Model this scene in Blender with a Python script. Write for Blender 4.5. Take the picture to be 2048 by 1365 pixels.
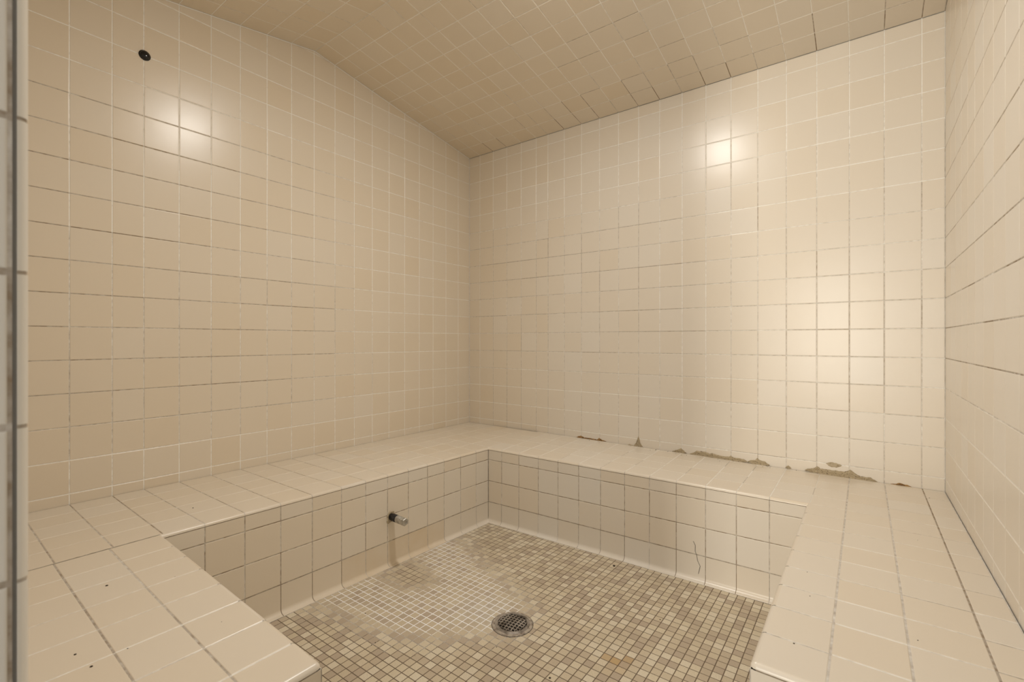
import bpy, bmesh, math, random
from mathutils import Vector, Matrix, noise
for o in list(bpy.data.objects): bpy.data.objects.remove(o)
SC = bpy.context.scene
COL = SC.collection
T = 0.1095            # one wall tile with its joint, metres; all lengths below are in tiles
FZ = -8.25            # floor height in tiles, measured from the camera height

def W(p):             # tile units -> metres, floor at z = 0
    return (p[0]*T, p[1]*T, (p[2]-FZ)*T)

# ------------------------------------------------------------------ camera
YAW = 0.6430
cam = bpy.data.cameras.new('camera'); cam_ob = bpy.data.objects.new('camera', cam); COL.objects.link(cam_ob)
cam_ob.location = W((19.014, -21.112, 0.0))
cam_ob.rotation_euler = (math.pi/2, 0, YAW)
cam.sensor_width = 36; cam.lens = 940.04/2048*36; cam.shift_y = -0.95/2048
cam.clip_start = 0.02
cam.dof.use_dof = True; cam.dof.focus_distance = 2.3; cam.dof.aperture_fstop = 8.0
SC.camera = cam_ob
# ------------------------------------------------------------------ world, light, exposure
LAMP_E = 214.0         # emission of the ceiling lamp's glass
DOOR_W = 98.0         # watts of light coming in through the doorway
world = bpy.data.worlds.new('hall_outside'); SC.world = world; world.use_nodes = True
wb = world.node_tree.nodes['Background']; wb.inputs[0].default_value = (0.80, 0.89, 1.0, 1); wb.inputs[1].default_value = 0.72
la = bpy.data.lights.new('doorway_light', 'AREA'); la.shape = 'RECTANGLE'; la.size = 0.58; la.size_y = 1.90
la.energy = DOOR_W; la.color = (1.0, 0.93, 0.80)
lo = bpy.data.objects.new('doorway_light', la); COL.objects.link(lo)
lo.location = W((15.4, -60.0, 0.9)); lo.rotation_euler = (math.pi/2, 0, 0.0)
SC.view_settings.view_transform = 'Standard'; SC.view_settings.look = 'None'
SC.view_settings.gamma = 1; SC.view_settings.use_curve_mapping = False
SC.view_settings.exposure = 0.07

# ------------------------------------------------------------------ materials
def new_mat(name):
    m = bpy.data.materials.new(name); m.use_nodes = True
    nt = m.node_tree; b = nt.nodes['Principled BSDF']
    return m, nt, b
def N(nt, t, **kw):
    n = nt.nodes.new(t)
    for k, v in kw.items(): setattr(n, k, v)
    return n
def attr(nt, name):
    n = N(nt, 'ShaderNodeAttribute', attribute_name=name); return n.outputs['Fac']
def mix(nt, fac, a, b):
    n = N(nt, 'ShaderNodeMix', data_type='RGBA')
    if isinstance(fac, float): n.inputs[0].default_value = fac
    else: nt.links.new(fac, n.inputs[0])
    for i, s in ((6, a), (7, b)):
        if isinstance(s, tuple): n.inputs[i].default_value = (*s, 1)
        else: nt.links.new(s, n.inputs[i])
    return n.outputs[2]
def math_n(nt, op, a, b=None, clamp=False):
    n = N(nt, 'ShaderNodeMath', operation=op); n.use_clamp = clamp
    for i, s in ((0, a), (1, b)):
        if s is None: continue
        if isinstance(s, (float, int)): n.inputs[i].default_value = s
        else: nt.links.new(s, n.inputs[i])
    return n.outputs[0]
def noise_n(nt, scale, detail=2.0, rough=0.5):
    tc = N(nt, 'ShaderNodeTexCoord'); n = N(nt, 'ShaderNodeTexNoise')
    n.inputs['Scale'].default_value = scale; n.inputs['Detail'].default_value = detail; n.inputs['Roughness'].default_value = rough
    nt.links.new(tc.outputs['Object'], n.inputs['Vector']); return n.outputs['Fac']
def remap(nt, v, a, b, c=0.0, d=1.0):
    n = N(nt, 'ShaderNodeMapRange'); n.clamp = True
    for i, s in ((1, a), (2, b), (3, c), (4, d)): n.inputs[i].default_value = s
    nt.links.new(v, n.inputs[0]); return n.outputs[0]

TILE = (0.795, 0.730, 0.628)
def make_tile():
    m, nt, b = new_mat('glazed_cream_tile')
    tint = attr(nt, 'tint'); pale = attr(nt, 'pale'); stain = attr(nt, 'stain')
    lo_ = (TILE[0]*0.975, TILE[1]*0.918, TILE[2]*0.835); hi_ = (TILE[0]*1.02, TILE[1]*1.035, TILE[2]*1.07)
    c = mix(nt, tint, lo_, hi_)
    # soft soap film mottling
    c = mix(nt, remap(nt, noise_n(nt, 3.2, 3), 0.42, 0.75, 0.0, 0.06), c, (0.80, 0.74, 0.66))
    pale_mix = math_n(nt, 'MULTIPLY', pale, remap(nt, noise_n(nt, 9, 4), 0.25, 0.7, 0.8, 1.0))  # pale tone; on the doorway reveal it is painted cool light
    c = mix(nt, pale_mix, c, (0.80, 0.77, 0.71))
    st = math_n(nt, 'MULTIPLY', stain, remap(nt, noise_n(nt, 7, 4, 0.6), 0.3, 0.7, 0.35, 1.0))
    c = mix(nt, st, c, (0.62, 0.42, 0.17))
    nt.links.new(c, b.inputs['Base Color'])
    b.inputs['Roughness'].default_value = 0.28
    b.inputs['Specular IOR Level'].default_value = 0.5
    bp = N(nt, 'ShaderNodeBump'); bp.inputs['Strength'].default_value = 0.05; bp.inputs['Distance'].default_value = 0.003
    nt.links.new(noise_n(nt, 26, 2, 0.45), bp.inputs['Height']); nt.links.new(bp.outputs[0], b.inputs['Normal'])
    return m
def make_grout(name='cement_grout', dark=(0.30, 0.225, 0.15)):
    m, nt, b = new_mat(name)
    d = attr(nt, 'dirt'); w = attr(nt, 'pale')
    n1 = noise_n(nt, 55, 3, 0.6)
    # each stretch of joint has its own amount of dirt, broken up along its length
    f = math_n(nt, 'ADD', math_n(nt, 'MULTIPLY', d, 1.5), math_n(nt, 'MULTIPLY', math_n(nt, 'SUBTRACT', n1, 0.58), 1.25))
    f = math_n(nt, 'ADD', f, 0.0, clamp=True)
    c = mix(nt, f, (0.95, 0.925, 0.87), dark)
    c = mix(nt, w, c, (0.97, 0.98, 1.0))
    nt.links.new(c, b.inputs['Base Color']); b.inputs['Roughness'].default_value = 0.75
    b.inputs['Specular IOR Level'].default_value = 0.25
    return m
def make_mosaic():
    m, nt, b = new_mat('unglazed_mosaic_tile')
    tint = attr(nt, 'tint'); pale = attr(nt, 'pale'); stain = attr(nt, 'stain')
    r = N(nt, 'ShaderNodeValToRGB'); r.color_ramp.interpolation = 'CONSTANT'
    e = r.color_ramp.elements
    e[0].position = 0; e[0].color = (0.525, 0.435, 0.335, 1)
    e[1].position = 0.16; e[1].color = (0.59, 0.50, 0.375, 1)
    for p, cc in ((0.34, (0.67, 0.58, 0.43, 1)), (0.56, (0.735, 0.65, 0.49, 1)), (0.80, (0.785, 0.71, 0.56, 1))):
        x = e.new(p); x.color = cc
    nt.links.new(tint, r.inputs[0]); c = r.outputs[0]
    c = mix(nt, remap(nt, noise_n(nt, 420, 2, 0.7), 0.40, 0.66, 0.0, 0.40), c, (0.40, 0.315, 0.22))
    c = mix(nt, remap(nt, noise_n(nt, 5, 3), 0.45, 0.7, 0.0, 0.16), c, (0.36, 0.28, 0.18))
    pale_mix = math_n(nt, 'MULTIPLY', pale, remap(nt, noise_n(nt, 60, 3), 0.35, 0.65, 0.25, 1.0))
    c = mix(nt, pale_mix, c, (0.66, 0.62, 0.54))
    c = mix(nt, stain, c, (0.46, 0.25, 0.045))
    nt.links.new(c, b.inputs['Base Color']); b.inputs['Roughness'].default_value = 0.55
    b.inputs['Specular IOR Level'].default_value = 0.3
    return m
def make_plain(name, col, rough, metal=0.0, nscale=None, col2=None, lo_=0.4, hi_=0.65, spec=0.5, bump=0.0):
    m, nt, b = new_mat(name)
    b.inputs['Roughness'].default_value = rough; b.inputs['Metallic'].default_value = metal
    b.inputs['Specular IOR Level'].default_value = spec
    if nscale:
        nz = noise_n(nt, nscale, 4, 0.6)
        nt.links.new(mix(nt, remap(nt, nz, lo_, hi_), col, col2), b.inputs['Base Color'])
        if bump:
            bp = N(nt, 'ShaderNodeBump'); bp.inputs['Strength'].default_value = bump; bp.inputs['Distance'].default_value = 0.003
            nt.links.new(nz, bp.inputs['Height']); nt.links.new(bp.outputs[0], b.inputs['Normal'])
    else: b.inputs['Base Color'].default_value = (*col, 1)
    return m
M_TILE = make_tile(); M_GROUT = make_grout(); M_FGROUT = make_grout('floor_grout', (0.18, 0.135, 0.095)); M_MOS = make_mosaic()
M_BLACK = make_plain('black_gloss_plastic', (0.004, 0.004, 0.005), 0.12)
M_PIPE = make_plain('black_iron_pipe', (0.012, 0.012, 0.014), 0.45, 0.3, 160, (0.05, 0.05, 0.055))
M_CHROME = make_plain('weathered_chrome', (0.56, 0.54, 0.49), 0.36, 0.45, 120, (0.36, 0.34, 0.30))
M_PUTTY = make_plain('old_putty', (0.50, 0.42, 0.29), 0.8, 0, 120, (0.26, 0.19, 0.11), 0.5, 0.75, bump=0.4)
M_RUST = make_plain('rusty_crumbled_grout', (0.40, 0.235, 0.085), 0.9, 0, 110, (0.10, 0.05, 0.022), 0.42, 0.62, bump=0.6)
M_CRUMB = make_plain('crumbled_tan_grout', (0.47, 0.385, 0.255), 0.9, 0, 190, (0.07, 0.045, 0.025), 0.57, 0.66, bump=0.5)
M_STEEL = make_plain('limescaled_steel', (0.44, 0.40, 0.36), 0.5, 0.45, 18, (0.17, 0.145, 0.12), 0.44, 0.62, bump=0.3)
M_RIM = make_plain('scaled_drain_rim', (0.47, 0.41, 0.34), 0.75, 0.0, 70, (0.20, 0.16, 0.125), 0.42, 0.66, bump=0.5)
M_DARK = make_plain('drain_dark', (0.012, 0.010, 0.008), 0.6)
M_DIRT = make_plain('dark_grit', (0.05, 0.035, 0.022), 0.9)
M_PLASTER = make_plain('grey_backing_board', (0.45, 0.43, 0.40), 0.9)
def make_lens():
    m, nt, b = new_mat('lit_frosted_glass')
    b.inputs['Base Color'].default_value = (0.9, 0.9, 0.88, 1)
    b.inputs['Emission Color'].default_value = (1.0, 0.965, 0.905, 1); b.inputs['Emission Strength'].default_value = LAMP_E
    return m
M_LENS = make_lens()

# ------------------------------------------------------------------ mesh builder
class MB:
    def __init__(s): s.v = []; s.f = []; s.m = []; s.a = []; s.sm = []
    def face(s, pts, mat=0, tint=0.5, pale=0.0, stain=0.0, dirt=0.0, smooth=False):
        i = len(s.v); s.v += [W(p) for p in pts]; s.f.append(tuple(range(i, i+len(pts))))
        s.m.append(mat); s.a.append((tint, pale, stain, dirt)); s.sm.append(smooth)
    def strip(s, rows, mat=0, closed=False, smooth=True, **k):   # rows of points -> quads sharing vertices
        i = len(s.v); n = len(rows[0])
        for r in rows: s.v += [W(p) for p in r]
        a = (k.get('tint', .5), k.get('pale', 0.), k.get('stain', 0.), k.get('dirt', 0.))
        for r in range(len(rows)-1):
            for c in range(n if closed else n-1):
                c2 = (c+1) % n
                s.f.append((i+r*n+c, i+r*n+c2, i+(r+1)*n+c2, i+(r+1)*n+c)); s.m.append(mat); s.a.append(a); s.sm.append(smooth)
    def box(s, a, b, mat=0):
        x0, y0, z0 = a; x1, y1, z1 = b
        P = [(x0,y0,z0),(x1,y0,z0),(x1,y1,z0),(x0,y1,z0),(x0,y0,z1),(x1,y0,z1),(x1,y1,z1),(x0,y1,z1)]
        for q in ((0,3,2,1),(4,5,6,7),(0,1,5,4),(1,2,6,5),(2,3,7,6),(3,0,4,7)): s.face([P[i] for i in q], mat)
    def build(s, name, mats, parent=None, origin=None):
        me = bpy.data.meshes.new(name)
        vs = s.v
        if origin is not None:
            ox, oy, oz = origin; vs = [(x-ox, y-oy, z-oz) for x, y, z in vs]
        me.from_pydata(vs, [], s.f)
        for mm in mats: me.materials.append(mm)
        me.polygons.foreach_set('material_index', s.m); me.polygons.foreach_set('use_smooth', s.sm)
        for k, nm in enumerate(('tint', 'pale', 'stain', 'dirt')):
            at = me.attributes.new(nm, 'FLOAT', 'FACE'); at.data.foreach_set('value', [x[k] for x in s.a])
        me.validate(); me.update()
        o = bpy.data.objects.new(name, me); COL.objects.link(o)
        if parent is not None:
            o.parent = parent
            if origin is None: o.matrix_parent_inverse = Matrix.Translation(-Vector(parent.location))
            else: o.location = Vector(origin) - Vector(parent.location)
        elif origin is not None: o.location = origin
        return o

rng = random.Random(7)
def vadd(p, n, h): return (p[0]+n[0]*h, p[1]+n[1]*h, p[2]+n[2]*h)

# A field of tiles. P(u,v) -> point on the finished face; nrm -> outward normal.
# us, vs: joint positions. dirt_u(u,v): dirt of joints lying along constant u (and dirt_v likewise).
def field(mb, P, nrm, us, vs, g=0.011, bev=0.017, depth=0.012, dirt_u=None, dirt_v=None,
          tilef=None, clampv=None, skip=None, tmat=0, gmat=1, wob=0.0012, gpale=None, open_=''):
    # open_: sides (u0, u1, v0, v1) where the tile runs on into a rounded edge without a joint
    du = dirt_u or (lambda u, v: 0.1); dv = dirt_v or (lambda u, v: 0.1)
    gp = gpale or (lambda u, v: 0.0)
    nf = nrm if callable(nrm) else (lambda u, v: nrm)
    def pt(u, v, h):
        u = min(uhi, max(ulo, u)); v = min(vhi, max(vlo, v))
        if clampv: v = min(v, clampv(u))
        return vadd(P(u, v), nf(u, v), h)
    gd = depth*0.62; gw = g+bev*0.55
    ulo, uhi = min(us[0], us[-1]), max(us[0], us[-1]); vlo, vhi = min(vs[0], vs[-1]), max(vs[0], vs[-1])
    for i in range(len(us)-1):
        for j in range(len(vs)-1):
            u0, u1, v0, v1 = us[i], us[i+1], vs[j], vs[j+1]
            uc, vc = (u0+u1)/2, (v0+v1)/2
            if clampv and v0 >= max(clampv(u0), clampv(u1))-0.02: continue
            if skip and skip(uc, vc): continue
            t = dict(tint=min(1, max(0, rng.gauss(0.5, 0.14))))
            if tilef: t.update(tilef(uc, vc))
            su = 1 if u1 > u0 else -1; sv = 1 if v1 > v0 else -1
            tw = [rng.uniform(-wob, wob) for _ in range(3)]
            ou0, ou1 = 'u0' in open_ and i == 0, 'u1' in open_ and i == len(us)-2
            ov0, ov1 = 'v0' in open_ and j == 0, 'v1' in open_ and j == len(vs)-2
            if ou0 or ou1 or ov0 or ov1: tw = [0, 0, 0]
            def ring(ins, h):
                a0, a1, b0, b1 = u0+su*ins*(not ou0), u1-su*ins*(not ou1), v0+sv*ins*(not ov0), v1-sv*ins*(not ov1)
                if (a1-a0)*su < 0: a0 = a1 = uc
                if (b1-b0)*sv < 0: b0 = b1 = vc
                r = []
                for (x, y, sx, sy) in ((a0,b0,-1,-1),(a1,b0,1,-1),(a1,b1,1,1),(a0,b1,-1,1)):
                    r.append((x, y, h + tw[0]*sx + tw[1]*sy))
                return r
            rings = [ring(g, -depth), ring(g+bev*0.25, -depth*0.42), ring(g+bev*0.6, -depth*0.1), ring(g+bev, 0)]
            if clampv and v1 > min(clampv(u0), clampv(u1))-0.001:      # tile cut to the slope
                rings = [[(x, min(y, clampv(x)-ins), h) for x, y, h in r] for r, ins in zip(rings, (g, g+bev*.25, g+bev*.6, g+bev))]
            pr = [[vadd(P(x, y), nf(uc, vc), h) for x, y, h in r] for r in rings]
            mb.face(pr[-1], tmat, **t)
            for k in range(3):
                for c in range(4):
                    c2 = (c+1) % 4
                    mb.face([pr[k][c], pr[k][c2], pr[k+1][c2], pr[k+1][c]], tmat, **t)
    lu, lv = len(us), len(vs); gd0, gw0 = gd, gw
    for i in range(lu):
        for j in range(lv):
            u, v = us[i], vs[j]
            gd, gw = (depth*.15, gw0*1.5) if gpale and gpale(u, v) > .4 else (gd0, gw0)
            if j < lv-1 and not ('u0' in open_ and i == 0) and not ('u1' in open_ and i == lu-1):       # joint along v at constant u
                v1 = vs[j+1]; vm = (v+v1)/2
                if not (clampv and v >= clampv(u)) and not (skip and skip(u, vm)):
                    mb.face([pt(u-gw, v+(gw if v1 > v else -gw), -gd), pt(u+gw, v+(gw if v1 > v else -gw), -gd),
                             pt(u+gw, v1-(gw if v1 > v else -gw), -gd), pt(u-gw, v1-(gw if v1 > v else -gw), -gd)], gmat, dirt=du(u, vm), pale=gp(u, vm))
            if i < lu-1 and not ('v0' in open_ and j == 0) and not ('v1' in open_ and j == lv-1):
                u1 = us[i+1]; um = (u+u1)/2; sg = gw if u1 > u else -gw
                if not (clampv and v >= max(clampv(u), clampv(u1))) and not (skip and skip(um, v)):
                    mb.face([pt(u+sg, v-gw, -gd), pt(u1-sg, v-gw, -gd), pt(u1-sg, v+gw, -gd), pt(u+sg, v+gw, -gd)], gmat, dirt=dv(um, v), pale=gp(um, v))
            if not (clampv and v >= clampv(u)) and not (skip and skip(u, v)):
                mb.face([pt(u-gw, v-gw, -gd), pt(u+gw, v-gw, -gd), pt(u+gw, v+gw, -gd), pt(u-gw, v+gw, -gd)], gmat, dirt=(du(u, v)+dv(u, v))/2, pale=gp(u, v))

def joint(mb, pts, n, w, mat=1, **k):       # a strip of grout along a polyline, w wide towards n
    for a, b in zip(pts[:-1], pts[1:]):
        mb.face([a, b, vadd(b, n, w), vadd(a, n, w)], mat, **k)

def ri(p): return rng.random() < p
# ------------------------------------------------------------------ the room's measures (tiles)
RX = 21.17; RY = -20.54                     # right wall, front wall
YA = [0.0] + [-(0.984+i) for i in range(16)] + [-16.80, -17.80, -18.80, -19.80, RY]
XB = [0.0, .829, 1.829, 2.829, 3.829, 4.829, 5.582] + [6.582+i for i in range(15)] + [RX]
ZR = [-4.95] + [0.412+k for k in range(-5, 14)]
RIDGE = -9.95; ZE = 10.95; SLOPE = 0.159
def zc(y): return ZE + SLOPE*(-y) if y > RIDGE else ZE + SLOPE*(-2*RIDGE*1.0 + y) if False else (ZE + SLOPE*(-y) if y > RIDGE else ZE + SLOPE*(-RIDGE) - 0.170*(RIDGE-y))
def zs(x, y):                               # bench height, sagging a little towards the back right
    a = min(1, max(0, (x-5)/15.0)); b = min(1, max(0, 1+y/9.0))
    return -4.905 - 0.115*a*b
MATS = [M_TILE, M_GROUT, M_PLASTER]

# ------------------------------------------------------------------ wall_left
mb = MB()
def nd(a, b, seed, lo, hi):       # dirt that drifts slowly along a joint and differs a little from joint to joint
    t = .5 + .9*noise.noise((a*.55, b*.55, seed)) + .35*noise.noise((a*2.1, b*2.1, seed+5))
    return lo + (hi-lo)*min(1, max(0, t))
def sm(x, a, b):
    t = min(1, max(0, (x-a)/(b-a))); return t*t*(3-2*t)
def dA_u(y, z):       # vertical joints
    k = sm(-y, 5, 9)*sm(-z, -4.5, -1.5)*sm(z, -4.6, -2.5)
    return nd(y*3, z, 1, 0, .10) + k*(.18 + nd(y*3, z*.4, 2, -.08, .22))
def dA_v(y, z):       # level joints
    k = sm(-y, 6.5, 11)*sm(-z, -9, -6.5)*sm(z, -3.6, -2)
    return nd(y, z*3, 3, 0, .12) + k*(.42 + nd(y*.5, z*3, 4, -.1, .22)) + (.35 if z < -4.8 else 0)
def tA(y, z): return dict(tint=min(1, max(0, rng.gauss(.28, .10))))  # warmer tint than the other walls: warm bounce light put into the colour
field(mb, lambda y, z: (0, y, z), (1, 0, 0), YA, ZR, dirt_u=dA_u, dirt_v=dA_v, clampv=lambda y: zc(y), tilef=tA)
joint(mb, [(.004, y, zc(y)) for y in (0, RIDGE, RY)], (0.0, 0, -1), 0.035)
joint(mb, [(.004, 0, -4.9), (.004, 0, ZE)], (0, -1, 0), 0.025, dirt=.1)
mb.face([(-.02, .3, FZ-.3), (-.02, .3, 12.9), (-.02, RY-1.3, 12.9), (-.02, RY-1.3, FZ-.3)], 2)
mb.face([(-1.2, .3, FZ-.3), (-1.2, .3, 12.9), (-1.2, RY-1.3, 12.9), (-1.2, RY-1.3, FZ-.3)][::-1], 2)
wall_left = mb.build('wall_left', MATS); wall_left['kind'] = 'structure'

# ------------------------------------------------------------------ wall_back
mb = MB()
def dB_u(x, z):
    k = sm(x, .3, 1.5)*sm(-x, -13, -10)*sm(-z, -8, -5.5)
    return nd(x*3, z, 6, 0, .12) + k*(.26 + nd(x*3, z*.4, 7, -.1, .2)) + sm(x, 12, 15)*nd(x*3, z, 8, .10, .42)*sm(-z, -9, -6)
def dB_v(x, z):
    k = sm(-x, -15, -12)*sm(-z, -7.2, -5.5)*sm(z, -2.4, -1)
    return nd(x, z*3, 9, 0, .12) + k*(.28 + nd(x*.4, z*3, 10, -.1, .22)) + sm(x, 12, 15)*nd(x, z*3, 8, .05, .35)*sm(-z, -6, -3)
def tB(x, z):
    d = dict(tint=min(1, max(0, rng.gauss(.22 + .40*min(1, x/8), .10))))  # tint warms towards the left corner, bounce light painted into the tiles
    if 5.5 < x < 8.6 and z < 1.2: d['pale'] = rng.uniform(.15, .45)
    elif z < -2.4 and x > 8: d['pale'] = rng.uniform(.05, .28)
    elif 4 < x < 12: d['pale'] = rng.choice((0, 0, .08, .2))
    return d
def PB(x, z): return (x, 0, z if z > -4.9 else z - 0.12*min(1, max(0, (x-5)/15)))
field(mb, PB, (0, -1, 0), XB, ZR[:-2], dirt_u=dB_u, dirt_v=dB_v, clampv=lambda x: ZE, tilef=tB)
mb.face([(-.3, .02, FZ-.3), (-.3, .02, 11.6), (RX+.3, .02, 11.6), (RX+.3, .02, FZ-.3)][::-1], 2)
mb.face([(-.3, 1.2, FZ-.3), (-.3, 1.2, 11.6), (RX+.3, 1.2, 11.6), (RX+.3, 1.2, FZ-.3)], 2)
wall_back = mb.build('wall_back', MATS); wall_back['kind'] = 'structure'

# ------------------------------------------------------------------ wall_right
mb = MB()
YC = [0.0, -.18, -1.17, -2.18, -3.19, -4.21, -5.21, -6.23, -7.25, -8.28, -9.30] + [-10.31-i*1.01 for i in range(11)] + [-21.42-i*1.01 for i in range(7)]
def dC_u(y, z): return nd(y*3, z, 13, .05, .4)
def dC_v(y, z): return nd(y, z*3, 12, .25, .7)*sm(z, -2.5, -.5) + .03
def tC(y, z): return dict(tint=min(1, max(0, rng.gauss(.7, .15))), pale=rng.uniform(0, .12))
field(mb, lambda y, z: (RX, y, z), (-1, 0, 0), YC, [-5.15]+ZR[1:], dirt_u=dC_u, dirt_v=dC_v, clampv=lambda y: zc(max(y, RY)), tilef=tC)
mb.face([(RX+.02, .3, FZ-.3), (RX+.02, .3, 12.9), (RX+.02, -28.5, 12.9), (RX+.02, -28.5, FZ-.3)][::-1], 2)
mb.face([(RX+1.2, .3, FZ-.3), (RX+1.2, .3, 12.9), (RX+1.2, -28.5, 12.9), (RX+1.2, -28.5, FZ-.3)], 2)
o = mb.build('wall_right', MATS); o['kind'] = 'structure'

# ------------------------------------------------------------------ wall_front: two stretches of wall around the doorway, with its tiled reveal
mb = MB()
JX = 14.62; JY = -20.598; HZ = 10.6
XD = [0.0, .83, 1.83, 2.83, 3.83, 4.83] + [5.83+i for i in range(8)] + [13.83, JX-.06]
field(mb, lambda x, z: (x, RY, z), (0, 1, 0), XD, [FZ] + [FZ+.66+k for k in range(3)] + ZR, clampv=lambda x: zc(RY))
field(mb, lambda x, z: (x, RY, z), (0, 1, 0), [JX-.06, 15.6, 16.6, 17.6, 18.6, 19.6, 20.6, RX], [HZ-.06, 10.98], clampv=lambda x: zc(RY))
mb.face([(-.3, RY-.02, FZ-.3), (-.3, RY-.02, 12), (JX-.05, RY-.02, 12), (JX-.05, RY-.02, FZ-.3)], 2)
mb.face([(JX-.05, RY-.02, HZ), (JX-.05, RY-.02, 12), (RX+.3, RY-.02, 12), (RX+.3, RY-.02, HZ)], 2)
# reveal of the doorway (faces right) and its soffit
ZJ = [FZ, -7.58] + [-6.578+k*1.003 for k in range(17)] + [HZ]
def dJ_u(y, z): return rng.uniform(.4, .6)
field(mb, lambda y, z: (JX, y, z), (1, 0, 0), [JY-.02, JY-1.02, JY-2.02], ZJ, g=.02, dirt_u=dJ_u, dirt_v=lambda y, z: .6,
      tilef=lambda y, z: dict(pale=.85, tint=.8))  # greyed tiles: the cooler hall light is put into their colour
mb.face([(JX-.03, RY-.02, FZ-.3), (JX-.03, JY-2.1, FZ-.3), (JX-.03, JY-2.1, HZ), (JX-.03, RY-.02, HZ)], 2)
mb.face([(JX-.05, RY-.02, HZ), (RX, RY-.02, HZ), (RX, JY-2.1, HZ), (JX-.05, JY-2.1, HZ)], 2)
mb.face([(-.3, JY-2.1, FZ-.3), (-.3, JY-2.1, 12), (JX-.03, JY-2.1, 12), (JX-.03, JY-2.1, FZ-.3)][::-1], 2)
mb.face([(JX-.05, JY-2.1, HZ), (JX-.05, JY-2.1, 12), (RX+.3, JY-2.1, 12), (RX+.3, JY-2.1, HZ)][::-1], 2)
o = mb.build('wall_front', MATS); o['kind'] = 'structure'
# quarter-round bead on the doorway's edge
mb = MB(); r = 0.058
for a, b in zip(ZJ[:-1], ZJ[1:]):
    t = dict(tint=rng.uniform(.6, .9), pale=.8)  # bead greyed like the reveal, cool hall light painted in
    rows = []
    for z in (a+.012, b-.012):
        rows.append([(JX-r+r*math.cos(p), JY+r*math.sin(p), z) for p in [i*math.pi/16 for i in range(9)]])
    mb.strip(rows, 0, **t)
    rows = []
    for z in (b-.013, b+.013):
        rows.append([(JX-r+(r-.005)*math.cos(p), JY+(r-.005)*math.sin(p), z) for p in [i*math.pi/16 for i in range(9)]])
    mb.strip(rows, 1, dirt=.6)
o = mb.build('trim_1', MATS); o['kind'] = 'structure'

# ------------------------------------------------------------------ ceiling: two tiled slopes meeting in a level ridge
mb = MB()
def dCe_x(x, y):      # joints running up the slope
    if y > -1.2 and 1.5 < x < 20: return rng.choice((.1, .35, .6, .75))
    if y > -2.3 and x > 4: return rng.choice((0, .1, .45, .6))
    return rng.choice((0, 0, 0, .1, .3))
def dCe_y(x, y):
    if y > -1.2: return .42 if x > 11 and ri(.6) else .1
    if y > -5 and 9 < x < 16: return rng.choice((0, .2, .5))
    return rng.choice((0, 0, 0, .15))
Y1 = [y for y in YA if y > RIDGE+.3] + [RIDGE]; Y2 = [RIDGE] + [y for y in YA if y < RIDGE-.3]
l1 = math.hypot(1, SLOPE)
def tCe(x, y): return dict(tint=min(1, max(0, rng.gauss(.10+.5*min(1, x/18), .10))))  # deeper tint on the left, with the warm bounce painted into the tiles
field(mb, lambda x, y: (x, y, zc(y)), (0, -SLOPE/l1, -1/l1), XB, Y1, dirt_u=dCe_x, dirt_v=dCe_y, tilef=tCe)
l2 = math.hypot(1, .17)
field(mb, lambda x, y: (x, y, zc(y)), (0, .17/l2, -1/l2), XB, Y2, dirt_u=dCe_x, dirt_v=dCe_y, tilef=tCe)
for (ya, yb) in ((.3, RIDGE), (RIDGE, RY-1.3)):
    mb.face([(-.3, ya, zc(ya)+.02), (-.3, yb, zc(yb)+.02), (RX+.3, yb, zc(yb)+.02), (RX+.3, ya, zc(ya)+.02)], 2)
    mb.face([(-.3, ya, zc(ya)+1.2), (-.3, yb, zc(yb)+1.2), (RX+.3, yb, zc(yb)+1.2), (RX+.3, ya, zc(ya)+1.2)][::-1], 2)
o = mb.build('ceiling', MATS); o['kind'] = 'structure'

# ------------------------------------------------------------------ floor: small mosaic, white mineral bloom between pipe and drain
BLOOM = [(5.3, -12.75), (5.3, -7.2), (5.9, -7.3), (7.24, -8.1), (8.74, -8.67), (10.5, -9.45), (10.75, -10.4), (9.91, -11.02), (9.15, -11.83), (8.33, -12.2), (7.25, -12.39)]
CLEAR = [(5.1, -10.9), (5.1, -9.0), (5.8, -8.95), (7.5, -9.55), (7.5, -10.35), (6.9, -11.05)]
def sdist(p, poly):
    x, y = p; best = 1e9; ins = False; n = len(poly)
    for i in range(n):
        ax, ay = poly[i]; bx, by = poly[(i+1) % n]
        dx, dy = bx-ax, by-ay; t = max(0, min(1, ((x-ax)*dx+(y-ay)*dy)/(dx*dx+dy*dy)))
        best = min(best, math.hypot(x-ax-t*dx, y-ay-t*dy))
        if (ay > y) != (by > y) and x < (bx-ax)*(y-ay)/(by-ay)+ax: ins = not ins
    return best if ins else -best
def bloom(x, y):
    j = 0.35*noise.noise((x*1.1, y*1.1, 3.1)) + .2*noise.noise((x*3, y*3, 7.7))
    a = min(1, max(0, .5+(sdist((x, y), BLOOM)+j)/.5)); b = min(1, max(0, .5+(-sdist((x, y), CLEAR)+j*.6)/.35))
    return a*b
PM = 0.2465
DR = (10.83, -10.17)
def fx(i): return 5.0+i*PM
XF = [4.4+i*PM for i in range(62)]; YF = [-4.05-i*PM for i in range(76)]
def dF(u, v):
    s = min(sdist((u, v), BLOOM), -1.6*sdist((u, v), CLEAR))
    if s > -.15: return .12
    k = min(1, max(0, (-s-.15)/1.3))
    return .30 + (.62+.12*min(1, max(0, (u-11)/4)))*k - .15*max(0, noise.noise((u*.6, v*.6, 1)))
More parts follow.
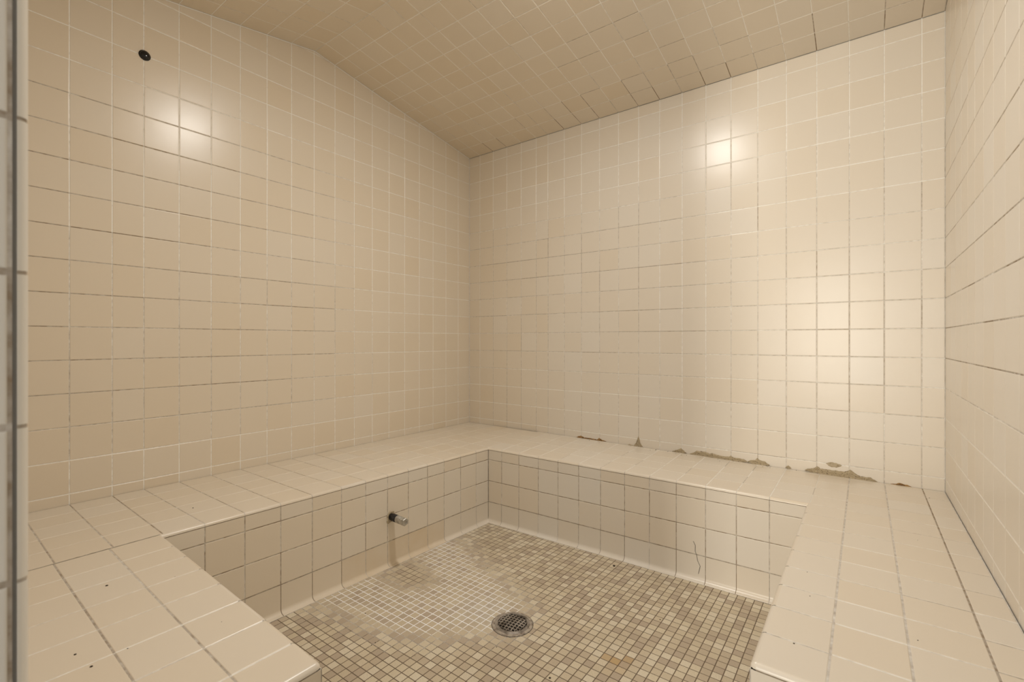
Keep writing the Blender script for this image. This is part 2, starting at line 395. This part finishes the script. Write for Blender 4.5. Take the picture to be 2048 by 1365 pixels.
def tF(u, v):
    d = dict(tint=rng.random()); p = bloom(u, v)
    near = max(0, 1-math.hypot(u-9.9, v+10.2)/1.6)
    d['pale'] = min(.85, p*rng.uniform(0, .13) + p*near*.75)
    h = sdist((u, v), BLOOM)
    if -.7 < h < 0.1 and d['pale'] < .2: d['pale'] = .15*rng.random()
    if h > -.4: d['tint'] = .1 + .45*d['tint']
    if math.hypot(u-13.80, v+9.95) < .16: d['stain'] = .6
    elif math.hypot(u-13.9, v+9.93) < .42: d['stain'] = rng.choice((.1, .25, .4))
    wl = noise.noise((u*2, v*2, 9))
    if u < 6.4 and v > -8.2 and wl > .25: d['pale'] = .3
    return d
mb = MB()
def gpF(u, v):
    p = bloom(u, v)
    return min(1, p*(.9+.2*rng.random())) if p > .12 else 0
field(mb, lambda x, y: (x, y, FZ), (0, 0, 1), XF, YF, g=.0105, bev=.005, depth=.006, dirt_u=dF, dirt_v=dF, tilef=tF, wob=.0006, gpale=gpF)
mb.box((-.3, -23.0, FZ-1.0), (RX+.3, .3, FZ-.03), 2)
mb.box((JX-6, -34, FZ-1.0), (RX+6, -22.8, FZ-.01), 2)
floor = mb.build('floor', [M_MOS, M_FGROUT, M_PLASTER]); floor['kind'] = 'structure'

# ------------------------------------------------------------------ the bench
bench = bpy.data.objects.new('tiled_bench', None); COL.objects.link(bench); bench.location = W((2.5, -2.5, FZ))
bench['label'] = 'built-in cream tiled bench with rounded edges running around the walls of the room'
bench['category'] = 'bench'; bench['group'] = ''
del bench['group']
def fxA(y): return 4.86 + (5.28-4.86)*min(1, max(0, (y+16.9)/12.3))     # front edge of the left run
def fyB(x): return -4.58 + .25*min(1, max(0, (x-5.3)/12.3))             # front edge of the back run
def fyD(x): return -16.90 - .21*min(1, max(0, (x-4.9)/7.5))             # front edge of the near run
CX = 17.615; CE = -13.20; DE = 12.40
R = 0.085
def zgrid(x, y): return (x, y, zs(x, y))
def seatdirt(hi): return (lambda u, v: rng.choice(hi))
# left run: u = position along the wall (joint leans because the front courses are shifted), v = 0..1 depth courses
YAF = [-.12, -1.35, -2.35, -3.38, -4.45, -5.39, -6.35, -7.31, -8.20, -9.15, -10.10, -11.02, -11.95, -12.97, -13.96, -14.97, -15.97, -16.88, -17.86, -18.87, -19.85, RY]
def interp(xs, fs, x):
    for i in range(len(xs)-1):
        a, b = xs[i], xs[i+1]
        if (a >= x >= b) or (a <= x <= b) or i == len(xs)-2:
            return fs[i]+(fs[i+1]-fs[i])*(x-a)/(b-a)
def PsA(u, v):        # u: joint coordinate at the wall, v: 0..1
    yf = interp(YA, YAF, u); y = min(-.015, max(RY+.015, u+(yf-u)*v)); x = .015 + v*(fxA(y)-R-.015)
    return zgrid(x, y)
VA = [0, .19, .39, .585, .79, 1.0]
def sdA_u(u, v): return nd(u*3, v*.5, 21, .28, .55)*sm(-u, 7, 11) + nd(u*3, v*.5, 22, 0, .18)
mb = MB()
def tS(u, v): return dict(tint=min(1, max(0, rng.gauss(.42, .10))))
# v runs 0..1 over ~5 tiles, so inset in v is handled by a wrapper in tile units
def PsA5(u, v): return PsA(u, v/5.0)
A_SEAT = dict(dirt_u=sdA_u, dirt_v=seatdirt((0, 0, .1, .25)), tilef=tS)
field(mb, PsA5, (0, 0, 1), YA, [5*v for v in VA[:-1]], **A_SEAT)
field(mb, PsA5, (0, 0, 1), YA[:6], [5*v for v in VA[-2:]], **A_SEAT)
field(mb, PsA5, (0, 0, 1), YA[5:18], [5*v for v in VA[-2:]], open_='v1', **A_SEAT)
field(mb, PsA5, (0, 0, 1), YA[17:], [5*v for v in VA[-2:]], **A_SEAT)
mb.face([(.02, -.02, -4.96), (.02, RY+.02, -4.96), (4.75, RY+.02, -4.96), (5.15, -.02, -4.96)], 2)
mb.build('seat', MATS, bench)
# back run
XBF = [5.28-R, 6.03, 6.97, 7.97, 8.93, 9.88, 10.83, 11.81, 12.76, 13.72, 14.70, 15.66, 16.62, CX+R]
XBB = [4.95, 5.582, 6.582, 7.582, 8.582, 9.582, 10.582, 11.582, 12.582, 13.582, 14.582, 15.582, 16.582, CX+R]
VB = [0, .26, 1.27, 2.28, 3.33, 4.40]
def PsB(u, v):
    s = v/4.40; xf = interp(XBB, XBF, u); x = u+(xf-u)*s; y = -.015+(fyB(x)+R+.015)*s
    return zgrid(x, y)
mb = MB()
def tSB(u, v): return dict(tint=min(1, max(0, rng.gauss(.5, .10))), pale=rng.uniform(0, .15))
field(mb, PsB, (0, 0, 1), XBB, VB, dirt_u=lambda u, v: rng.choice((0, .1, .4)) if u > 8 else .05, dirt_v=seatdirt((0, 0, .1)), tilef=tSB, open_='v1')
mb.face([(5, -.02, -5.1), (5.3, -4.4, -5.1), (CX, -4.2, -5.1), (CX, -.02, -5.1)], 2)
mb.build('seat', MATS, bench)
# right run
XC = [CX+R, 18.59, 19.59, 20.59, RX-.015]; YCS = [-.015, -.27, -1.25, -2.25, -3.25, -4.26, -5.25, -6.29, -7.3, -8.33, -9.34, -10.30, -11.23, -12.24, CE+R]
mb = MB()
def tSC(u, v): return dict(tint=min(1, max(0, rng.gauss(.42, .10))), pale=rng.choice((0, 0, .05, .15)))
field(mb, lambda x, y: zgrid(x, y), (0, 0, 1), XC, YCS, g=.014, dirt_u=lambda u, v: (.3 if u > 21 else .62) if u > 20.4 else .36,
      dirt_v=lambda u, v: rng.choice((.05, .2, .3)) if u < 20 else rng.choice((.2, .45)), tilef=tSC, open_='u0v1')
mb.face([(CX+.05, -.02, -5.1), (CX+.05, CE+.1, -5.1), (RX-.02, CE+.1, -5.1), (RX-.02, -.02, -5.1)], 2)
mb.build('seat', MATS, bench)
# near run
XDS = [4.78, 5.82, 6.68, 7.61, 8.61, 9.60, 10.60, 11.60, DE-R]; VD = [0, .98, 1.95, 2.95, 3.62]
def PsD(u, v):
    f = fyD(u)-R; s = v/3.62; return zgrid(u, f+(RY+.015-f)*s)
mb = MB()
field(mb, PsD, (0, 0, 1), XDS, VD, dirt_u=lambda u, v: .5 if u < 5 else nd(u*3, v, 23, 0, .3), dirt_v=lambda u, v: nd(u*.5, v*3, 24, .36, .56), tilef=tS, g=.013, open_='v0u1')
joint(mb, [(4.765, -16.93, -4.902), (4.765, RY+.02, -4.902)], (1, 0, 0), .026, dirt=.5)
mb.face([(4.8, -17, -4.96), (4.8, RY+.02, -4.96), (DE-.05, RY+.02, -4.96), (DE-.05, -17.15, -4.96)], 2)
mb.build('seat', MATS, bench)

# rounded edges: quarter rounds along a list of (x,y) joint points, nose pointing along n
def nose(pts, n, name='bullnose_edge', ends=(0, 0), tints=None, dirt=.4):
    mb = MB(); K = 7
    for i, (a, b) in enumerate(zip(pts[:-1], pts[1:])):
        L = math.hypot(b[0]-a[0], b[1]-a[1]); d = ((b[0]-a[0])/L, (b[1]-a[1])/L)
        def sec(p, rr):
            z = zs(p[0], p[1])
            return [(p[0]-n[0]*(R-rr*math.sin(k)), p[1]-n[1]*(R-rr*math.sin(k)), z-R+rr*math.cos(k)) for k in [j*math.pi/2/(K-1) for j in range(K)]]
        g0 = 0 if (i == 0 and ends[0]) else .010; g1 = 0 if (i == len(pts)-2 and ends[1]) else .010
        a2 = (a[0]+d[0]*g0, a[1]+d[1]*g0); b2 = (b[0]-d[0]*g1, b[1]-d[1]*g1)
        mb.strip([sec(a2, R), sec(b2, R)], 0, tint=min(1, max(0, rng.gauss(.5, .15))))
        mb.strip([sec((b[0]-d[0]*.012, b[1]-d[1]*.012), R-.006), sec((b[0]+d[0]*.012, b[1]+d[1]*.012), R-.006)], 1, dirt=dirt)
    # dark joint below the nose
    pz = [(p[0]-n[0]*.012, p[1]-n[1]*.012, zs(*p)-R+.004) for p in pts]
    joint(mb, pz, (0, 0, -1), .035, dirt=.7)
    return mb.build(name, MATS, bench)
ptsA = [(fxA(y), y) for y in [-4.58+R] + YAF[5:17] + [-16.90-R]]
nose(ptsA, (1, 0))
ptsB = [(x, fyB(x)) for x in [5.28-R] + XBF[1:-1] + [CX+R]]
nose(ptsB, (0, -1))
ptsC = [(CX, y) for y in [-4.33+R] + YCS[6:-1] + [CE+R]]
nose(ptsC, (-1, 0), ends=(0, 1))
ptsC2 = [(x, CE) for x in [CX+R, 18.59, 19.59, 20.59, RX-.03]]
nose(ptsC2, (0, -1), ends=(1, 0))
ptsD = [(x, fyD(x)) for x in [4.86-R] + XDS[1:-1] + [DE-R]]
nose(ptsD, (0, 1), ends=(0, 1))
ptsD2 = [(DE, y) for y in (fyD(DE)-R, -17.95, -18.93, -19.93, RY+.03)]
nose(ptsD2, (1, 0), ends=(1, 0))
# ball corners where two rounded edges meet
def ball(cx, cy, sx, sy):
    mb = MB(); rows = []
    z = zs(cx, cy)-R
    for i in range(6):
        p = i*math.pi/10
        rows.append([(cx+sx*R*math.sin(p)*math.cos(q), cy+sy*R*math.sin(p)*math.sin(q), z+R*math.cos(p)) for q in [j*math.pi/10 for j in range(6)]])
    mb.strip(rows, 0, tint=.5); mb.build('bullnose_corner', MATS, bench)
ball(CX+R, CE+R, -1, -1); ball(DE-R, fyD(DE)-R, 1, 1)

# upright faces: courses below the nose, and the coved course on the floor
ZRI = [-7.36, -6.40, -5.44]
def riser(pts, n, us, flip, tilef, du, dv):
    # pts: plan polyline as a function u -> (x,y)
    mb = MB()
    def P(u, z):
        x, y = pts(u); t = zs(x, y)-R-.02
        return (x, y, t if z > -5.2 else z)
    field(mb, P, (n[0], n[1], 0), us, [-7.36, -6.40, -5.44, -5.0], dirt_u=du, dirt_v=dv, tilef=tilef)
    for a, b in zip(us[:-1], us[1:]):     # backing
        p, q = P(a, -5.0), P(b, -5.0)
        o_ = lambda s, z: (s[0]-n[0]*.03, s[1]-n[1]*.03, z)
        mb.face([o_(p, FZ), o_(q, FZ), o_(q, q[2]), o_(p, p[2])], 2)
    return mb.build('riser', MATS, bench)
CR = 0.14
def cove(pts, n, us, tilef):
    mb = MB(); top = -7.36
    # concave sweep from upright to floor with a small rounded foot
    prof = [(0, top-.011, 0), (0, FZ+CR+.02, 0)] + [(CR-CR*math.cos(p), FZ+.02+CR-CR*math.sin(p), 0) for p in [i*math.pi/16 for i in range(1, 9)]] + [(CR+.02, FZ+.012, 0), (CR+.025, FZ-.004, 0)]
    for a, b in zip(us[:-1], us[1:]):
        s = 1 if b > a else -1
        t = dict(tint=min(1, max(0, rng.gauss(.5, .15)))); t.update(tilef((a+b)/2, -7.8))
        rows = []
        for u in (a+s*.010, b-s*.010):
            x, y = pts(u); rows.append([(x+n[0]*d, y+n[1]*d, z) for d, z, _ in prof])
        mb.strip(rows, 0, **t)
        rows = []
        for u in (b-s*.012, b+s*.012):
            x, y = pts(u); rows.append([(x+n[0]*(d-.006), y+n[1]*(d-.006), z-.004) for d, z, _ in prof])
        mb.strip(rows, 1, dirt=rng.choice((.3, .5, .75)))
        x, y = pts(a); x2, y2 = pts(b)
        mb.face([(x-n[0]*.006, y-n[1]*.006, top-.03), (x2-n[0]*.006, y2-n[1]*.006, top-.03), (x2-n[0]*.006, y2-n[1]*.006, top+.02), (x-n[0]*.006, y-n[1]*.006, top+.02)], 1, dirt=.55)
        mb.face([(x+n[0]*(CR+.015), y+n[1]*(CR+.015), FZ+.003), (x2+n[0]*(CR+.015), y2+n[1]*(CR+.015), FZ+.003),
                 (x2+n[0]*(CR+.05), y2+n[1]*(CR+.05), FZ+.003), (x+n[0]*(CR+.05), y+n[1]*(CR+.05), FZ+.003)], 1, dirt=.45)
    return mb.build('cove_base', MATS, bench)
dark3 = lambda u, v: rng.uniform(.35, .6)
dark4 = lambda u, v: rng.uniform(.5, .7)
def tRA(u, z):
    d = dict(tint=min(1, max(0, rng.gauss(.40 + .2*min(1, max(0, (u+13)/8)), .12))))
    if z < -7.3 and -12.2 < u < -7.6: d['stain'] = {0: .30, 1: .42, 2: .34, 3: .22}[min(3, int(abs(u+10.6)))] * rng.uniform(.8, 1.1)
    elif u > -11.5: d['pale'] = rng.choice((0, .1, .25))
    return d
def tRB(u, z):
    d = dict(tint=min(1, max(0, rng.gauss(.55, .15))))
    if 7.9 < u < 10.9: d['pale'] = rng.uniform(.35, .6)
    elif u > 14: d['pale'] = rng.uniform(.1, .35)
    else: d['pale'] = rng.choice((0, .05, .15))
    if z < -7.3: d['pale'] = max(d['pale'], .22)
    return d
UA = [-4.58] + YAF[5:17] + [-16.9]
UB = [5.28] + XBF[1:-1] + [CX]
riser(lambda u: (fxA(u), u), (1, 0), UA, 0, tRA, dark3, dark4); cove(lambda u: (fxA(u), u), (1, 0), UA, tRA)
riser(lambda u: (u, fyB(u)), (0, -1), UB, 0, tRB, dark3, dark4); cove(lambda u: (u, fyB(u)), (0, -1), UB, tRB)
UC = [-4.33] + YCS[6:-1] + [CE]
riser(lambda u: (CX, u), (-1, 0), UC, 0, tRB, dark3, dark4); cove(lambda u: (CX, u), (-1, 0), UC, tRB)
UD = [4.86] + XDS[1:-1] + [DE]
riser(lambda u: (u, fyD(u)), (0, 1), UD, 0, tRA, dark3, dark4); cove(lambda u: (u, fyD(u)), (0, 1), UD, tRB)
# end faces towards the doorway
mb = MB()
def endP(fu):
    def P(u, z):
        x, y = fu(u); return (x, y, zs(x, y)-R-.02 if z > -5.2 else z)
    return P
field(mb, endP(lambda u: (u, CE)), (0, -1, 0), [CX, 18.59, 19.59, 20.59, RX-.02], [FZ, -7.36, -6.4, -5.44, -5.0], dirt_u=dark3, dirt_v=dark3)
mb.face([(CX, CE+.03, FZ), (RX-.02, CE+.03, FZ), (RX-.02, CE+.03, -5.05), (CX, CE+.03, -5.05)], 2)
mb.build('end_panel', MATS, bench)
mb = MB()
field(mb, endP(lambda u: (DE, u)), (1, 0, 0), [fyD(DE), -17.95, -18.93, -19.93, RY+.02], [FZ, -7.36, -6.4, -5.44, -5.0], dirt_u=dark3, dirt_v=dark3)
mb.face([(DE-.03, fyD(DE), FZ), (DE-.03, RY+.02, FZ), (DE-.03, RY+.02, -5.05), (DE-.03, fyD(DE), -5.05)], 2)
mb.build('end_panel', MATS, bench)
# hairline crack through two tiles of the back riser
mb = MB()
ck = [(14.30, -6.92), (14.37, -7.05), (14.36, -7.25), (14.41, -7.36), (14.44, -7.55), (14.53, -7.72), (14.50, -7.85), (14.47, -8.0)]
for (x0, z0), (x1, z1) in zip(ck[:-1], ck[1:]):
    w = .007; y0 = fyB(x0)-.004; mb.face([(x0-w, y0, z0), (x0+w, y0, z0), (x1+w, y0, z1), (x1-w, y0, z1)], 0)
mb.build('tile_crack', [M_DIRT], bench)

# ------------------------------------------------------------------ crumbled grout along the joint of back wall and bench
def patch(outline, mat, name, label, h=.035, seed=1):
    mb = MB(); rr = random.Random(seed)
    # resample the outline, roughen it, then build a low lumpy relief
    n = len(outline); pts = []
    for i in range(n):
        a, b = outline[i], outline[(i+1) % n]; L = math.hypot(b[0]-a[0], b[1]-a[1]); k = max(1, int(L/.05))
        for j in range(k):
            t = j/k; pts.append((a[0]+(b[0]-a[0])*t+rr.uniform(-.012, .012), a[1]+(b[1]-a[1])*t+rr.uniform(-.012, .012)))
    xs = [p[0] for p in pts]
    def mid(x):
        zz = []
        for i in range(len(pts)):
            a, b = pts[i], pts[(i+1) % len(pts)]
            if (a[0]-x)*(b[0]-x) <= 0 and a[0] != b[0]: zz.append(a[1]+(b[1]-a[1])*(x-a[0])/(b[0]-a[0]))
        return (min(zz)+max(zz))/2 if zz else None
    rings = [[(x, -.001, z) for x, z in pts]]
    for s, hh in ((.12, .6), (.45, 1.0), (.8, .85)):
        ring = []
        for x, z in pts:
            m = mid(x)
            if m is None: m = z
            ring.append((x+(min(max(x, min(xs)+.05), max(xs)-.05)-x)*s, -h*hh*rr.uniform(.6, 1.25), z+(m-z)*s))
        rings.append(ring)
    mb.strip(rings, 0, closed=True, smooth=False)
    c = rings[-1]
    # close the middle with quads between opposite rim points
    top = sorted(range(len(c)), key=lambda i: c[i][0])
    cx = sum(p[0] for p in c)/len(c); 
    for i in range(len(c)):
        a, b = c[i], c[(i+1) % len(c)]
        ma = mid(a[0]); mb_ = mid(b[0])
        mb.face([a, b, (b[0], -h*.8, mb_ if mb_ is not None else b[2]), (a[0], -h*.8, ma if ma is not None else a[2])], 0)
    o = mb.build(name, [mat], wall_back)
    return o
patch([(7.24,-4.95),(7.36,-4.88),(7.54,-4.81),(7.75,-4.88),(8.12,-4.87),(8.45,-4.90),(8.55,-4.80),(8.70,-4.87),(8.96,-4.93),(8.5,-5.02),(7.6,-5.02)], M_RUST, 'crumbled_grout', '', .03, 1)
patch([(10.05,-4.96),(10.12,-4.90),(10.35,-4.93),(10.45,-4.80),(10.52,-4.64),(10.575,-4.46),(10.63,-4.62),(10.66,-4.77),(10.79,-4.95),(10.5,-5.04)], M_CRUMB, 'crumbled_grout', '', .05, 2)
patch([(12.15,-4.95),(12.35,-4.86),(12.53,-4.76),(12.66,-4.85),(12.78,-4.96),(12.5,-5.04)], M_CRUMB, 'crumbled_grout', '', .05, 3)
patch([(12.85,-4.98),(13.02,-4.90),(13.2,-4.79),(13.56,-4.77),(13.72,-4.83),(13.85,-4.80),(14.15,-4.85),(14.5,-4.85),(14.57,-4.78),(14.66,-4.85),(15.05,-4.87),(15.25,-4.96),(14.4,-5.05),(13.4,-5.05)], M_CRUMB, 'crumbled_grout', '', .05, 4)
patch([(15.2,-4.95),(15.32,-4.87),(15.48,-4.83),(15.57,-4.73),(15.66,-4.82),(15.83,-4.83),(16.02,-4.98),(15.6,-5.06)], M_CRUMB, 'crumbled_grout', '', .055, 5)
patch([(16.54,-4.97),(16.58,-4.91),(16.66,-4.87),(16.76,-4.97),(16.66,-5.02)], M_CRUMB, 'crumbled_grout', '', .035, 6)
patch([(17.86,-4.59),(17.96,-4.54),(18.09,-4.52),(18.24,-4.55),(18.36,-4.60),(18.2,-4.70),(18.05,-4.71),(17.95,-4.66)], M_PUTTY, 'crumbled_grout', '', .012, 7)
patch([(17.2,-4.97),(17.3,-4.88),(17.5,-4.84),(17.6,-4.74),(17.7,-4.82),(18.12,-4.82),(18.43,-4.82),(18.52,-4.78),(18.61,-4.70),(18.70,-4.78),(18.76,-4.83),(18.93,-4.90),(19.21,-4.90),(19.42,-5.02),(18.6,-5.10),(17.7,-5.08)], M_CRUMB, 'crumbled_grout', '', .06, 8)
patch([(19.72,-5.04),(19.9,-4.98),(20.0,-4.94),(20.2,-4.98),(20.38,-5.05),(20.0,-5.09)], M_RUST, 'crumbled_grout', '', .03, 9)

# ------------------------------------------------------------------ small round things
def lathe(mb, base, axis, prof, mat=0, seg=28, smooth=True, rot=0.0, **k):
    # prof: (radius, distance along axis)
    ax = Vector(axis).normalized(); up = Vector((0, 0, 1)) if abs(ax.z) < .9 else Vector((1, 0, 0))
    a = ax.cross(up).normalized(); b = ax.cross(a)
    rows = []
    for r_, d in prof:
        rows.append([tuple(Vector(base)+ax*d+(a*math.cos(t+rot)+b*math.sin(t+rot))*r_) for t in [2*math.pi*i/seg for i in range(seg)]])
    mb.strip(rows, mat, closed=True, smooth=smooth, **k)
def empty(name, p, label, cat):
    o = bpy.data.objects.new(name, None); COL.objects.link(o); o.location = W(p); o['label'] = label; o['category'] = cat
    o.empty_display_size = .03
    return o
# black cap high on the left wall
capr = empty('hole_cap', (0, -15.965, 9.42), 'small round glossy black cap high on the left tiled wall', 'cap')
mb = MB(); lathe(mb, (0, -15.965, 9.42), (1, 0, 0), [(.165, -.005), (.165, .012), (.158, .022), (.135, .028)])
mb.build('flange', [M_BLACK], capr)
mb = MB(); lathe(mb, (0, -15.965, 9.42), (1, 0, 0), [(.138, .024), (.134, .045), (.118, .066), (.09, .082), (.055, .092), (.02, .096), (.0005, .0965)])
mb.build('dome', [M_BLACK], capr)

# steam pipe stub with metal nozzle, low on the left riser
PX, PY, PZ = fxA(-9.97), -9.955, -6.47
pipe = empty('steam_pipe', (PX, PY, PZ), 'short black pipe with a metal nozzle sticking out of the left bench front', 'pipe')
ax = Vector((1, 0, -.035)).normalized()
mb = MB(); lathe(mb, (PX, PY, PZ), ax, [(.0005, -.05), (.118, -.05), (.118, .10), (.135, .105), (.135, .36), (.128, .372), (.10, .372)])
mb.build('pipe', [M_PIPE], pipe)
mb = MB(); lathe(mb, (PX, PY, PZ), ax, [(.10, .355), (.128, .356), (.136, .37), (.136, .56), (.122, .575), (.105, .575)], seg=24)
nz = mb.build('nozzle', [M_CHROME], pipe)
mb = MB(); lathe(mb, (PX, PY, PZ), ax, [(.10, .57), (.138, .572), (.146, .585), (.146, .79), (.134, .805), (.06, .806), (.055, .78), (.0005, .78)], seg=6, smooth=False, rot=.35)
hx = mb.build('hex_tip', [M_CHROME], nz)
mb = MB()
mb.face([(PX+.50, PY-.05, PZ+.123), (PX+.62, PY-.05, PZ+.119), (PX+.62, PY+.05, PZ+.119), (PX+.50, PY+.05, PZ+.123)], 0)
# ragged putty around the pipe
mb = MB(); rr = random.Random(3); K = 22; outer = []; inner = []
for i in range(K):
    t = 2*math.pi*i/K; q = .185+.02*math.sin(3*t+1)+rr.uniform(-.02, .02)
    if math.sin(t) > .55 and math.cos(t) > -.2: q += .05
    if math.sin(t) < -.4 and math.cos(t) < -.2: q += .07
    outer.append((PX-.001, PY+q*math.cos(t), PZ+q*math.sin(t)))
    inner.append((PX+.022, PY+(q-.035)*math.cos(t), PZ+(q-.035)*math.sin(t)))
core = [(PX+.012, PY+.11*math.cos(2*math.pi*i/K), PZ+.11*math.sin(2*math.pi*i/K)) for i in range(K)]
mb.strip([outer, inner, core], 0, closed=True, smooth=False)
mb.build('putty_collar', [M_PUTTY], pipe)

# floor drain
drain = empty('floor_drain', (*DR, FZ), 'round metal floor drain with square holes, white with scale on one side', 'drain')
mb = MB(); lathe(mb, (*DR, FZ), (0, 0, 1), [(.60, -.004), (.595, .012), (.58, .024), (.565, .026), (.552, .018), (.515, .028), (.495, .036), (.49, .012)], seg=48)
mb.build('rim', [M_RIM], drain)
mb = MB(); lathe(mb, (*DR, FZ), (0, 0, 1), [(.610, -.003), (.610, .003), (.58, .003)], seg=48)
lathe(mb, (*DR, FZ), (0, 0, 1), [(.54, .005), (.2, .005), (.0005, .005)], seg=32)  # flat black disc painted as the shade below the strainer
mb.build('shade_disc', [M_DARK], drain)
mb = MB(); GN = 9; gp = .96/GN; ang = math.radians(6)
def gz(x, y): return FZ + .042 + .045*(1-(x*x+y*y)/.25)
def gr(x, y): return (DR[0]+x*math.cos(ang)-y*math.sin(ang), DR[1]+x*math.sin(ang)+y*math.cos(ang))
def gq(x0, y0, x1, y1):
    n_ = [(x0, y0), (x1, y0), (x1, y1), (x0, y1)]
    top = [(*gr(x, y), gz(x, y)) for x, y in n_]; bot = [(p[0], p[1], p[2]-.03) for p in top]
    mb.face(top)
    for i in range(4): mb.face([top[i], top[(i+1) % 4], bot[(i+1) % 4], bot[i]])
b_ = gp*.15
for i in range(GN):
    for j in range(GN):
        x0, y0 = (i-GN/2)*gp, (j-GN/2)*gp; x1, y1 = x0+gp, y0+gp
        rmax = max(math.hypot(x, y) for x in (x0, x1) for y in (y0, y1))
        if min(math.hypot(x, y) for x in (x0, x1) for y in (y0, y1)) > .49: continue
        if rmax > .505:
            continue
        gq(x0, y0, x0+b_, y1); gq(x1-b_, y0, x1, y1); gq(x0+b_, y0, x1-b_, y0+b_); gq(x0+b_, y1-b_, x1-b_, y1)
lathe(mb, (*DR, FZ), (0, 0, 1), [(.512, .012), (.512, .034), (.50, .040), (.45, .050), (.43, .055), (.43, .03)], seg=40)
mb.build('strainer', [M_STEEL], drain)

# ceiling lamp over the middle of the room
LX, LY = 11.9, -10.9
lamp = empty('ceiling_lamp', (LX, LY, zc(LY)-.05), 'round white ceiling lamp at the ridge in the middle of the ceiling', 'lamp')
mb = MB(); zl = zc(LY)-.02
lathe(mb, (LX, LY, zl), (0, 0, -1), [(.94, -.2), (.94, .12), (.88, .2), (.76, .2), (.74, .14)], seg=36)
mb.build('ring', [make_plain('white_enamel', (.7, .7, .68), .35)], lamp)
mb = MB(); lathe(mb, (LX, LY, zl), (0, 0, -1), [(.75, .14), (.70, .2), (.55, .27), (.32, .31), (.09, .325), (.0005, .325)], seg=32)
mb.build('glass_lens', [M_LENS], lamp)

# grit: dark crumbs on the floor and the seats
mb = MB(); rr = random.Random(11)
spots = [(12.87, -11.37, .03), (11.7, -5.13, .05), (14.19, -7.38, .02), (9.16, -19.33, .02), (9.72, -19.25, .022), (6.9, -18.45, .025), (3.29, -15.7, .02)]
spots += [(rr.uniform(6, 17), rr.uniform(-16, -5.2), rr.uniform(.008, .018)) for _ in range(46)]
spots += [(rr.uniform(18, 21), rr.uniform(-12.5, -1), rr.uniform(.007, .016)) for _ in range(6)]
spots += [(rr.uniform(5.5, 12), rr.uniform(-20, -17.5), rr.uniform(.007, .014)) for _ in range(3)]
spots += [(rr.uniform(6, 17), rr.uniform(-.5, -.05), rr.uniform(.01, .02)) for _ in range(22)]
for x, y, r_ in spots:
    on_seat = x > CX or y > -4.4 or x < 5 or (y < -17.1 and x < DE)
    z = zs(x, y) if on_seat else FZ
    lathe(mb, (x, y, z), (0, 0, 1), [(r_, -.002), (r_*.9, r_*.35), (r_*.45, r_*.6), (.0004, r_*.65)], seg=6, rot=rr.random())
o = mb.build('grit', [M_DIRT]); o['kind'] = 'stuff'; o['label'] = 'dark crumbs of grit scattered over the mosaic floor and tiled seats'; o['category'] = 'grit'
